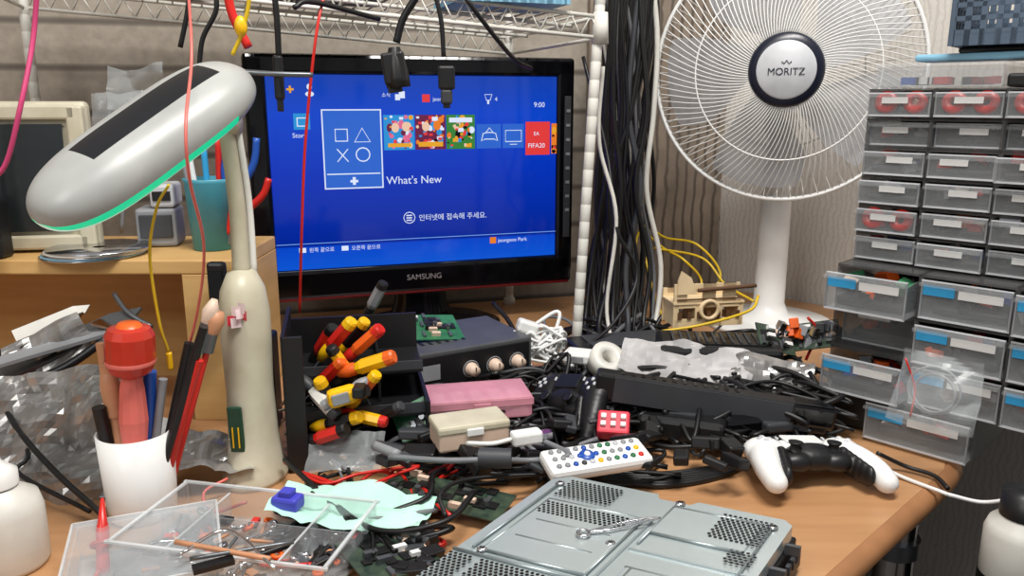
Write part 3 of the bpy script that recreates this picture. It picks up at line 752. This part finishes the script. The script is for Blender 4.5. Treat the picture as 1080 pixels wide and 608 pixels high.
for i in range(11):
    for j in range(3):
        m=rx.choice([G,LG,DG,BLUE,RED,LG,G,PCB,YEL]) if i>1 else G
        b.lathe([(.0032,0),(.0028,.002),(0,.0024)],m,(-.05+i*.0098,-.012+j*.012,.0138),seg=10)
b.lathe([(.009,0),(.008,.0015),(0,.002)],BLUE,(-.012,0,.0142),seg=16);b.lathe([(.004,0),(.003,.003),(0,.0034)],WH,(-.012,0,.0145),seg=12)
o=b.build('remote_control',W(628,491,z=.785),19);o.rotation_euler[0]=rad(12);o.scale=(.9,.95,1)
b=MB();b.box((.032,.016,.014),(0,0,.007),WH,bev=.003);b.box((.012,.010,.006),(.021,0,.007),CHR);b.tube([(-.016,0,.007),(-.04,-.01,.01),(-.06,.01,.005)],.0025,WH);b.build('white_adapter',W(555,468,z=.80),20)

# ------------------------------------------------------------------ metal console chassis
ch=bpy.data.objects.new('console_chassis',None);scn.collection.objects.link(ch)
ch.location=(.045,.703,DZ+.002);ch.rotation_euler=(0,0,rad(-25))
b=MB();cw,cdp=.212,.235   # local: corner at origin, +x to the right, -y to viewer
b.box((cw+.012,cdp+.012,.016),(cw/2,-cdp/2,.010),K,bev=.003)
b.box((cw+.004,cdp+.004,.014),(cw/2,-cdp/2,.024),K,bev=.002)
pl=[(.0,-.012),(.012,0),(cw*.45,0),(cw*.47,-.008),(cw*.6,-.008),(cw*.62,0),(cw-.008,0),(cw,-.008),(cw,-cdp*.42),(cw-.006,-cdp*.44),(cw-.006,-cdp*.6),(cw,-cdp*.62),(cw,-cdp+.01),(cw-.01,-cdp),(.01,-cdp),(0,-cdp+.01)]
b.poly(pl,.012,METAL,z=.033)
ZT=.045
b.box((.085,.10,.003),(.062,-.10,ZT+.0006),METAL,bev=.0014);b.box((.075,.05,.0026),(.155,-.045,ZT+.0006),METAL,bev=.0012)
b.box((.002,.16,.003),(.112,-.13,ZT+.0005),METR,bev=.0009);b.box((.09,.002,.003),(.16,-.10,ZT+.0005),METR,bev=.0009)
b.box((.07,.08,.003),(.160,-.165,ZT+.0006),METAL,bev=.0014)
for q in (((.02,-.15),(.105,-.15)),((.02,-.052),(.02,-.15)),((.105,-.052),(.105,-.15)),((.02,-.052),(.105,-.052)),((.118,-.02),(.192,-.02)),((.118,-.07),(.192,-.07)),((.125,-.127),(.195,-.127)),((.03,-.09),(.095,-.09)),((.03,-.12),(.095,-.12)),((.0,-.158),(.105,-.158)),((.012,-.02),(.012,-.15)),((.118,-.01),(.118,-.09)),((.2,-.02),(.2,-.2)),((.13,-.21),(.195,-.21)),((.13,-.127),(.13,-.21))):
    b.tube([(q[0][0],q[0][1],ZT+.0016),(q[1][0],q[1][1],ZT+.0016)],.0012,METR,n=1,seg=6)
def vent(x0,y0,nx,ny,p=.0042,tri=False):
    for i in range(nx):
        for j in range(ny):
            if tri and j>i*ny/nx: continue
            b.cyl(.0015,.0004,KG,(x0+i*p+(j%2)*p/2,y0-j*p*.87,ZT+.0021),seg=6)
vent(.02,-.012,12,9);vent(.0225,-.058,18,6);vent(.15,-.170,12,10,tri=True);vent(.03,-.165,16,10);vent(.160,-.016,10,12);vent(.184,-.07,5,6);vent(.003,-.165,5,14)
for x,y in((.012,-.02),(cw-.012,-.02),(.12,-.012),(cw-.014,-.12),(.1,-.1),(.14,-.2),(.02,-.15)):
    b.lathe([(.0042,0),(.0038,.0016),(0,.002)],CHR,(x,y,ZT+.001),seg=14);b.box((.004,.0008,.0004),(x,y,ZT+.0031),K)
for i in range(18): b.box((.004,.006,.010),(cw+.006,-.012-i*.0115,.02),DG,bev=.001)
for i in range(5): b.box((.012,.004,.008),(cw+.007,-.03-i*.04,.036),METD)
for i in range(16): b.box((.006,.005,.008),(-.006,-.02-i*.013,.022),METD)
for v in b.v: v.x+=.17*v.y
b.build('metal_shell',parent=ch,M=Matrix())
b=MB();T=TM((.085,-.075,ZT+.005),(0,0,45))
b.tube([(-.030,.0,0),(-.01,.003,0),(.02,.002,.001),(.035,0,0)],.0012,CHR,T=T,seg=6);b.tube([(-.030,.0,0),(-.01,-.003,0),(.02,-.002,.001),(.035,0,0)],.0012,CHR,T=T,seg=6)
b.ring(.005,.0012,CHR,T@TM((-.035,0,0)),n=16);b.build('wire_clip',parent=ch,M=Matrix())

# ------------------------------------------------------------------ game controllers
def controller(name,loc,rot,white,mid,scale=1):
    e=bpy.data.objects.new(name,None);scn.collection.objects.link(e);e.location=loc;e.rotation_euler=[rad(a) for a in rot];e.scale=(scale,)*3
    b=MB()
    b.ell((.05,.026,.015),(0,.012,0),white)
    for s in(-1,1):
        b.ell((.028,.028,.018),(s*.052,.010,0),white)
        for k in range(9):
            t=k/8;b.ell((.021-.007*t,.022-.006*t,.018-.004*t),(s*(.058+.014*math.sin(t*1.7)),-.002-.060*t,-.001-.010*t*t),white)
    o=b.build('shell',parent=e,M=Matrix());m=o.modifiers.new('r','REMESH');m.mode='VOXEL';m.voxel_size=.0016;m.use_smooth_shade=True
    m=o.modifiers.new('s','SMOOTH');m.iterations=8;m.factor=.6
    b=MB()
    b.ell((.040,.024,.0175),(0,-.012,.0012),mid);b.ell((.021,.014,.0125),(-.027,-.026,.0),mid);b.ell((.021,.014,.0125),(.027,-.026,.0),mid)
    for s in(-1,1):
        for k in range(6):
            t=k/5;b.ell((.010-.003*t,.012,.0165-.003*t),(s*(.042+.012*t),-.012-.040*t,-.001-.006*t),mid)
    o=b.build('centre_insert',parent=e,M=Matrix());m=o.modifiers.new('r','REMESH');m.mode='VOXEL';m.voxel_size=.0016;m.use_smooth_shade=True
    m=o.modifiers.new('s','SMOOTH');m.iterations=5;m.factor=.5
    b=MB()
    b.box((.050,.026,.003),(0,.018,.0142),white,bev=.0014)
    for s in(-1,1):
        b.lathe([(.009,0),(.006,.006),(.0085,.009),(.0092,.011),(.006,.0105),(0,.0095)],K,(s*.026,-.016,.012),seg=20)
        b.box((.022,.010,.009),(s*.052,.034,.003),K,bev=.004);b.box((.020,.012,.008),(s*.052,.033,-.007),K,bev=.004)
        b.box((.003,.007,.003),(s*.032,.022,.014),LG,bev=.001)
    for dx,dy in((0,.008),(.008,0),(0,-.008),(-.008,0)):
        b.lathe([(.0034,0),(.0032,.002),(0,.0028)],LG,(.054+dx,.012+dy,.0155),seg=12);b.box((.006,.006,.003),(-.054+dx*.8,.012+dy*.8,.017),LG,bev=.001)
    b.build('buttons',parent=e,M=Matrix());return e
controller('game_controller',W(851,480,z=.775),(-4,4,8),WH,K,.83)
controller('game_controller',W(600,418,Y=.93),(40,-15,-50),K,K,.8)
b=MB();b.tube([W(888,465,z=.775),W(940,498,z=.755),W(1000,522,z=.752)],.0022,WH,n=8)
b.tube([W(1000,522,z=.752),W(1035,530,Y=.74),W(1068,527,Y=.72)],.0022,WH,n=8);b.box((.012,.006,.005),W(1068,527,Y=.72),LG,bev=.001);b.build('charging_cable')
b=MB();b.tube([W(925,478,z=.77),W(955,492,z=.757),W(985,502,z=.755),W(1000,516,z=.75)],.0025,KR,n=8);b.build('power_cord')

# ------------------------------------------------------------------ black plastics in the pile
b=MB();p0=W(628,404,Y=.90);p1=W(872,442,Y=.87);T=TD(p0,p1);L=(p1-p0).length
b.box((.024,.034,L),(0,0,L/2),K,T=T,bev=.004)
b.box((.030,.026,.05),(0,.004,L*.93),KG,T=T,bev=.004)
for i in range(12): b.box((.012,.0355,.004),(0,0,.03+i*.012),KG,T=T)
b.box((.002,.030,L*.84),(.012,0,L*.5),DG,T=T);b.box((.002,.030,L*.84),(-.012,0,L*.5),DG,T=T)
b.build('plastic_bezel')
b=MB();b.box((.16,.09,.035),(0,0,.0175),K,bev=.006);b.box((.12,.06,.003),(0,0,.036),KG,bev=.002)
for i in range(12): b.box((.003,.05,.002),(-.06+i*.011,0,.038),DG)
o=b.build('router_box',W(755,384,z=.79),-6)
b=MB();b.box((.13,.075,.03),(0,0,.015),KG,bev=.008);b.box((.04,.02,.012),(0,-.04,.018),DG,bev=.003);b.build('power_brick',W(800,450,z=.760),15)
b=MB();b.box((.10,.06,.028),(0,0,.014),K,bev=.006);b.box((.03,.03,.002),(0,0,.029),DG);b.build('power_brick',W(720,458,z=.760),-20)
b=MB();b.box((.17,.08,.040),(0,0,.020),K,bev=.006);b.box((.12,.06,.004),(0,0,.041),DG,bev=.002);b.build('power_brick',W(650,400,z=.76)+Vector((.02,.06,0)),15)
b=MB();b.crumple(.12,.05,.012,FOIL,T=Matrix.Translation(W(808,396,Y=.98))@TM(rot=(35,4,-12)),seed=3);b.build('foil_wrap')
b=MB();b.crumple(.16,.07,.02,mat('grey_bag',(176,174,174),.5),T=Matrix.Translation(W(722,388,Y=1.0))@TM(rot=(35,4,-12)),seed=13);b.build('padded_envelope')
b=MB();T=Matrix.Translation(W(636,386,Y=1.02))@TM(rot=(20,35,-30));b.lathe([(.010,0),(.024,0),(.024,.022),(.010,.022),(.010,0)],WD,T=T,seg=28);b.build('tape_roll')
b=MB();b.box((.042,.03,.016),(0,0,.008),WH,bev=.004);b.box((.016,.005,.008),(0,-.016,.008),G);b.build('white_charger',W(612,382,z=.80),-20)

# ------------------------------------------------------------------ laser cut plywood frame
b=MB();t=.003
def pf(w,h,y):
    b.box((w,t,.012),(0,y,.006),PLY);b.box((w,t,.010),(0,y,h*.52),PLY);b.box((w*.9,t,.008),(0,y,h-.004),PLY)
    for x in(-.48,-.16,.16,.48): b.box((.008,t,h*.52),(x*w,y,h*.26),PLY)
    for x in(-.42,0,.3): b.box((.02,t,h*.5),(x*w,y,h*.75),PLY)
pf(.105,.065,0);pf(.105,.05,.045)
for x in(-.05,-.018,.018,.05): b.box((t,.045,.035),(x,.022,.018),PLY)
b.box((.11,.05,.003),(0,.022,.036),PLY)
b.lathe([(.016,-.003),(.016,.003),(.011,.003),(.011,-.003),(.016,-.003)],PLY,(.0,-.004,.026),rot=(90,0,0),seg=24)
b.tube([(-.02,-.006,.056),(.07,-.006,.060)],.003,BURN,seg=8);b.box((.10,.002,.002),(0,-.003,.042),BURN)
for i in range(7): b.box((.006,.002,.010),(-.045+i*.015,-.003,.018),BURN)
b.poly([(-.05,.05),(-.02,.05),(-.03,.075),(-.045,.085),(-.05,.07)],.003,PLY,T=TM((0,-.001,0),(90,0,0)))
b.build('plywood_model',W(746,344,Y=1.15),10)

# ------------------------------------------------------------------ mug with tools
b=MB();mp=W(152,542,z=DZ);mp.z=DZ+.001
b.lathe([(0,0),(.029,0),(.031,.004),(.0345,.086),(.0325,.086),(.029,.006),(0,.006)],WH,T=Matrix.Translation(mp),seg=36)
b.build('white_cup')
b=MB();b0=mp+Vector((0,0,.012))
def tool(dx,dy,px,py,Y):
    p0=b0+Vector((dx,dy,0));p1=W(px,py,Y=Y);T=TD(p0,p1);L=(p1-p0).length;return T,L
T,L=tool(.0,-.01,136,345,.70);b.cyl(.003,L-.09,METD,T=T)
b.lathe([(0,L-.115),(.011,L-.113),(.013,L-.09),(.011,L-.06),(.009,L-.048)],SALM,T=T,seg=12,smooth=False)
b.lathe([(.009,L-.048),(.018,L-.042),(.0215,L-.034)],REDO,T=T,seg=16,smooth=False);b.lathe([(.0215,L-.034),(.0220,L-.032),(.0215,L-.030)],SALM,T=T);b.lathe([(.0215,L-.030),(.0215,L-.008),(.018,L-.001),(.010,L+.001),(0,L+.0015)],REDO,T=T,seg=14,smooth=False);b.lathe([(.012,L),(.009,L+.004),(0,L+.004)],ORG,T=T,seg=12)
T,L=tool(-.01,.0,112,385,.71);b.cyl(.0065,L,TAN,T=T);b.lathe([(.0085,L-.05),(.009,L-.02),(.005,L),(0,L+.001)],TAN,T=T)
T,L=tool(-.018,.008,106,362,.72);b.cyl(.0045,L,TAN,T=T)
T,L=tool(.008,.0,225,320,.74);b.cyl(.0035,L-.02,DRED,T=T);b.cyl(.006,.03,METD,T=T@TM((0,0,L-.05)));b.lathe([(.006,L-.02),(.008,L-.008),(.003,L+.004),(0,L+.004)],BEIGE,T=T)
T,L=tool(.012,-.008,215,345,.71);b.cyl(.0040,L,K,T=T)
T,L=tool(.014,.002,210,380,.71);b.cyl(.0055,L,RED,T=T,r2=.004)
T,L=tool(.010,.008,200,362,.73);b.cyl(.005,L,K,T=T)
T,L=tool(-.022,.0,104,430,.70);b.cyl(.006,L,K,T=T)
T,L=tool(.02,.01,228,335,.74);b.cyl(.003,L-.03,RED,T=T);b.cyl(.006,.02,METD,T=T@TM((0,0,L-.035)));b.lathe([(.006,L-.016),(.009,L-.004),(.006,L+.006),(0,L+.006)],TAN,T=T)
T,L=tool(.002,.012,158,392,.72);b.cyl(.006,L,BLUE,T=T)
T,L=tool(.004,.004,172,400,.72);b.cyl(.004,L,G,T=T)
b.build('hand_tools')

# ------------------------------------------------------------------ left pile: foil bags, metal parts, bottle
b=MB();b.crumple(.16,.15,.03,FOIL,T=Matrix.Translation(W(60,470,Y=.78))@TM(rot=(62,0,12)),seed=21,curl=.01);b.build('antistatic_bag')
b=MB();b.crumple(.11,.08,.02,FOIL,T=Matrix.Translation(W(215,485,z=.775))@TM(rot=(10,8,12)),seed=25);b.build('antistatic_bag')
b=MB();b.crumple(.085,.045,.018,CLEARB,T=Matrix.Translation(W(365,482,Y=.80))@TM(rot=(35,0,0)),seed=27)
for i in range(10): b.box((.008,.006,.004),W(rc.uniform(335,395),rc.uniform(478,492),Y=.81),rc.choice([METD,WH,K,CHR]),rot=(20,30,rc.uniform(0,90)))
b.build('clear_parts_bag')
b=MB()
def blade(p0,p1,w,m,t=.003,rx=0):
    p0=Vector(p0);p1=Vector(p1);T=TD(p0,p1)@TM(rot=(0,0,rx));L=(p1-p0).length
    b.poly([(-w/2,0),(w/2,0),(w/2*.9,L*.8),(0,L),(-w/2,L*.9)],t,m,T=T@TM(rot=(90,0,0))@TM((0,0,-t/2)))
blade(W(-10,400,Y=.86),W(150,325,Y=.92),.03,METD,.004,30)
blade(W(-10,385,Y=.85),W(128,345,Y=.90),.022,G,.004,10)
blade(W(15,355,Y=.90),W(95,322,Y=.94),.014,WD,.004,60)
blade(W(20,365,Y=.88),W(88,330,Y=.92),.010,CHR,.003,20)
blade(W(0,375,Y=.88),W(140,338,Y=.92),.012,K,.006,40)
blade(W(100,340,Y=.9),W(150,352,Y=.9),.02,CHR,.003,0)
b.crumple(.10,.05,.012,FOIL,T=Matrix.Translation(W(50,372,Y=.88))@TM(rot=(70,-25,10)),seed=41,n=12)
b.tube([W(120,310,Y=.93),W(135,330,Y=.91),W(160,345,Y=.9)],.003,METD);
b.tube([W(-10,410,Y=.84),W(60,392,Y=.86),W(120,352,Y=.89)],.005,K,seg=8)
b.build('metal_scraps')
b=MB()
for i in range(12): wander(b,-.50,.86,.08,.07,.0,.06,.002,rc.choice([KR,GCAB,RED,WD,KR]),n=6)
b.tube([W(0,420,Y=.8),W(20,455,Y=.76),W(60,500,Y=.72),W(110,545,Y=.68)],.0028,KR,n=8);b.tube([W(10,440,Y=.8),W(30,480,Y=.76),W(20,500,Y=.74),W(95,540,Y=.70)],.0022,KR,n=8)
b.tube([W(240,505,z=.77),W(215,520,z=.765),W(225,540,z=.76),W(260,530,z=.77)],.0016,SALM,n=6)
b.build('probe_leads')
b=MB();bt=Vector((-.434,.625,DZ+.001))
b.lathe([(0,0),(.030,0),(.032,.004),(.032,.050),(.029,.062),(.015,.072),(.013,.074),(.013,.078)],WD,T=Matrix.Translation(bt),seg=32)
b.lathe([(.016,.074),(.016,.086),(.011,.090),(.005,.096),(.003,.106),(0,.108)],WH,T=Matrix.Translation(bt),seg=24)
b.build('solvent_bottle')
b=MB();p=W(106,600,Y=.6);q=W(108,545,Y=.63);b.lathe([(0,0),(.004,0),(.0055,.01),(.0055,.05),(.004,.055),(.0015,.075),(0,.076)],RED,T=TD(p-Vector((0,0,.02)),q),seg=12);b.ring(.0075,.002,RED,TD(p.lerp(q,.45),q),n=16)
b.tube([p,p-Vector((.01,.03,.02)),p-Vector((.0,.1,.03))],.002,RED);b.build('test_probe')

# clear trays in the foreground
b=MB();w,d,h=.19,.11,.032
hollow(b,w,d,h,CLEAR);b.box((w+.006,.003,.002),(0,-d/2,h),RIM);b.box((w+.006,.003,.002),(0,d/2,h),RIM);b.box((.003,d,.002),(-w/2,0,h),RIM);b.box((.003,d,.002),(w/2,0,h),RIM)
for x in(-.05,.05): b.box((.0015,d-.004,h*.8),(x,0,h*.4),CLEAR);b.box((.0018,d-.004,.001),(x,0,h*.8),RIM)
b.box((w-.004,.0015,h*.8),(0,.01,h*.4),CLEAR)
for i in range(90):
    x=R.uniform(-.085,.085);y=R.uniform(-.048,.048);s=R.uniform(.004,.010)
    k=R.random()
    if k<.4: b.lathe([(s*.3,0),(s*.6,0),(s*.6,.003),(s*.3,.003),(s*.3,0)],R.choice([METD,CHR,ORG]),(x,y,.004+R.uniform(0,.006)),rot=(R.uniform(-30,30),R.uniform(-30,30),0),seg=10)
    elif k<.8: b.tube([(x,y,.006),(x+R.uniform(-.02,.02),y+R.uniform(-.02,.02),.010)],.0016,R.choice([METD,CHR,DG,TAN]),seg=6)
    else: b.box((s*1.5,s,.004),(x,y,.006),R.choice([K,TAN,METD,RED,K]),rot=(0,0,R.uniform(0,180)))
b.build('compartment_tray',W(265,585,z=.757),-12)
b=MB();hollow(b,.11,.11,.03,CLEAR);b.box((.116,.116,.003),(0,0,.031),CLEAR,bev=.001)
for s in(-1,1): b.box((.116,.002,.004),(0,s*.058,.031),RIM);b.box((.002,.116,.004),(s*.058,0,.031),RIM)
b.build('clear_plastic_box',W(150,560,z=.80)-Vector((0,0,.045)),22)
b=MB();b.tube([W(190,585,z=.80),W(240,560,z=.80),W(290,600,z=.80)],.0016,CHR);b.tube([W(185,572,z=.80),W(285,590,z=.80)],.0022,TAN);b.tube([W(200,590,z=.80),W(310,572,z=.80)],.0018,METD);b.box((.03,.01,.004),W(225,596,z=.795),K,rot=(0,0,30));b.build('tweezers')

b=MB();b.crumple(.15,.075,.014,MINT,T=Matrix.Translation(W(372,540,z=.768))@TM(rot=(-3,3,-8)),seed=31,n=30,smooth=True);b.build('cleaning_cloth')
b=MB();b.box((.026,.018,.013),(0,0,.007),PURP,bev=.003);b.box((.012,.012,.006),(0,0,.016),PURP,bev=.001);b.build('plastic_clip',W(304,537,z=.780),-15)
b=MB()
for i in range(26):
    p=W(R.uniform(330,460),R.uniform(550,605),z=.762);b.box((R.uniform(.01,.03),R.uniform(.008,.015),R.uniform(.004,.012)),p,R.choice([K,K,DG,K,BEIGE,METD,K,G,K]),rot=(R.uniform(-10,10),R.uniform(-10,10),R.uniform(0,180)),bev=.001)
for i in range(34):
    p=W(R.uniform(400,780),R.uniform(440,490),z=.785);b.box((R.uniform(.012,.04),R.uniform(.01,.022),R.uniform(.006,.014)),p,R.choice([K,K,K,DG,K,K,K]),rot=(R.uniform(-20,20),R.uniform(-20,20),R.uniform(0,180)),bev=.002)
b.build('connector_pile')
b=MB();b.box((.02,.02,.012),(0,0,.006),CHR,bev=.001);b.box((.014,.012,.004),(0,0,.013),G);b.build('toggle_switch',W(120,530,z=.765),15)
b=MB();sx,sy,sz=.48,.64,.64
b.lathe([(0,0),(.09,0),(.09,.03),(0,.03)],K,T=TM((sx,sy,sz)),seg=36);b.cyl(.02,sz,METD,(sx,sy,0));b.lathe([(0,0),(.14,0),(.12,.02),(.02,.04)],K,T=TM((sx,sy,0)));b.build('stool')
b=MB();p=(sx-.026,sy+.01,sz+.031)
b.lathe([(0,0),(.030,0),(.030,.095),(.027,.104),(.018,.112),(.018,.118),(0,.118)],WD,T=TM(p),seg=28);b.lathe([(.0305,.015),(.0305,.055)],K,T=TM(p),seg=28);b.lathe([(.020,.112),(.020,.134),(0,.136)],K,T=TM(p),seg=24);b.build('glue_bottle')

# ------------------------------------------------------------------ light
def area(n,loc,tgt,sx,sy,e,c):
    l=bpy.data.lights.new(n,'AREA');l.shape='RECTANGLE';l.size=sx;l.size_y=sy;l.energy=e;l.color=c
    o=bpy.data.objects.new(n,l);scn.collection.objects.link(o);o.location=loc
    o.rotation_euler=(Vector(tgt)-Vector(loc)).to_track_quat('-Z','Y').to_euler()
area('ceiling_light',(.25,.40,2.35),(0,.95,.8),.8,.25,31,(1,.965,.92))
area('fill_light',(-.9,-.7,2.2),(-.1,1.1,.9),.7,.7,13,(1,.98,.95))  # added fill from camera left, not an actual lamp in the room
w=bpy.data.worlds.new('world');scn.world=w;w.use_nodes=True
w.node_tree.nodes['Background'].inputs[0].default_value=(.97,.98,1,1);w.node_tree.nodes['Background'].inputs[1].default_value=.30
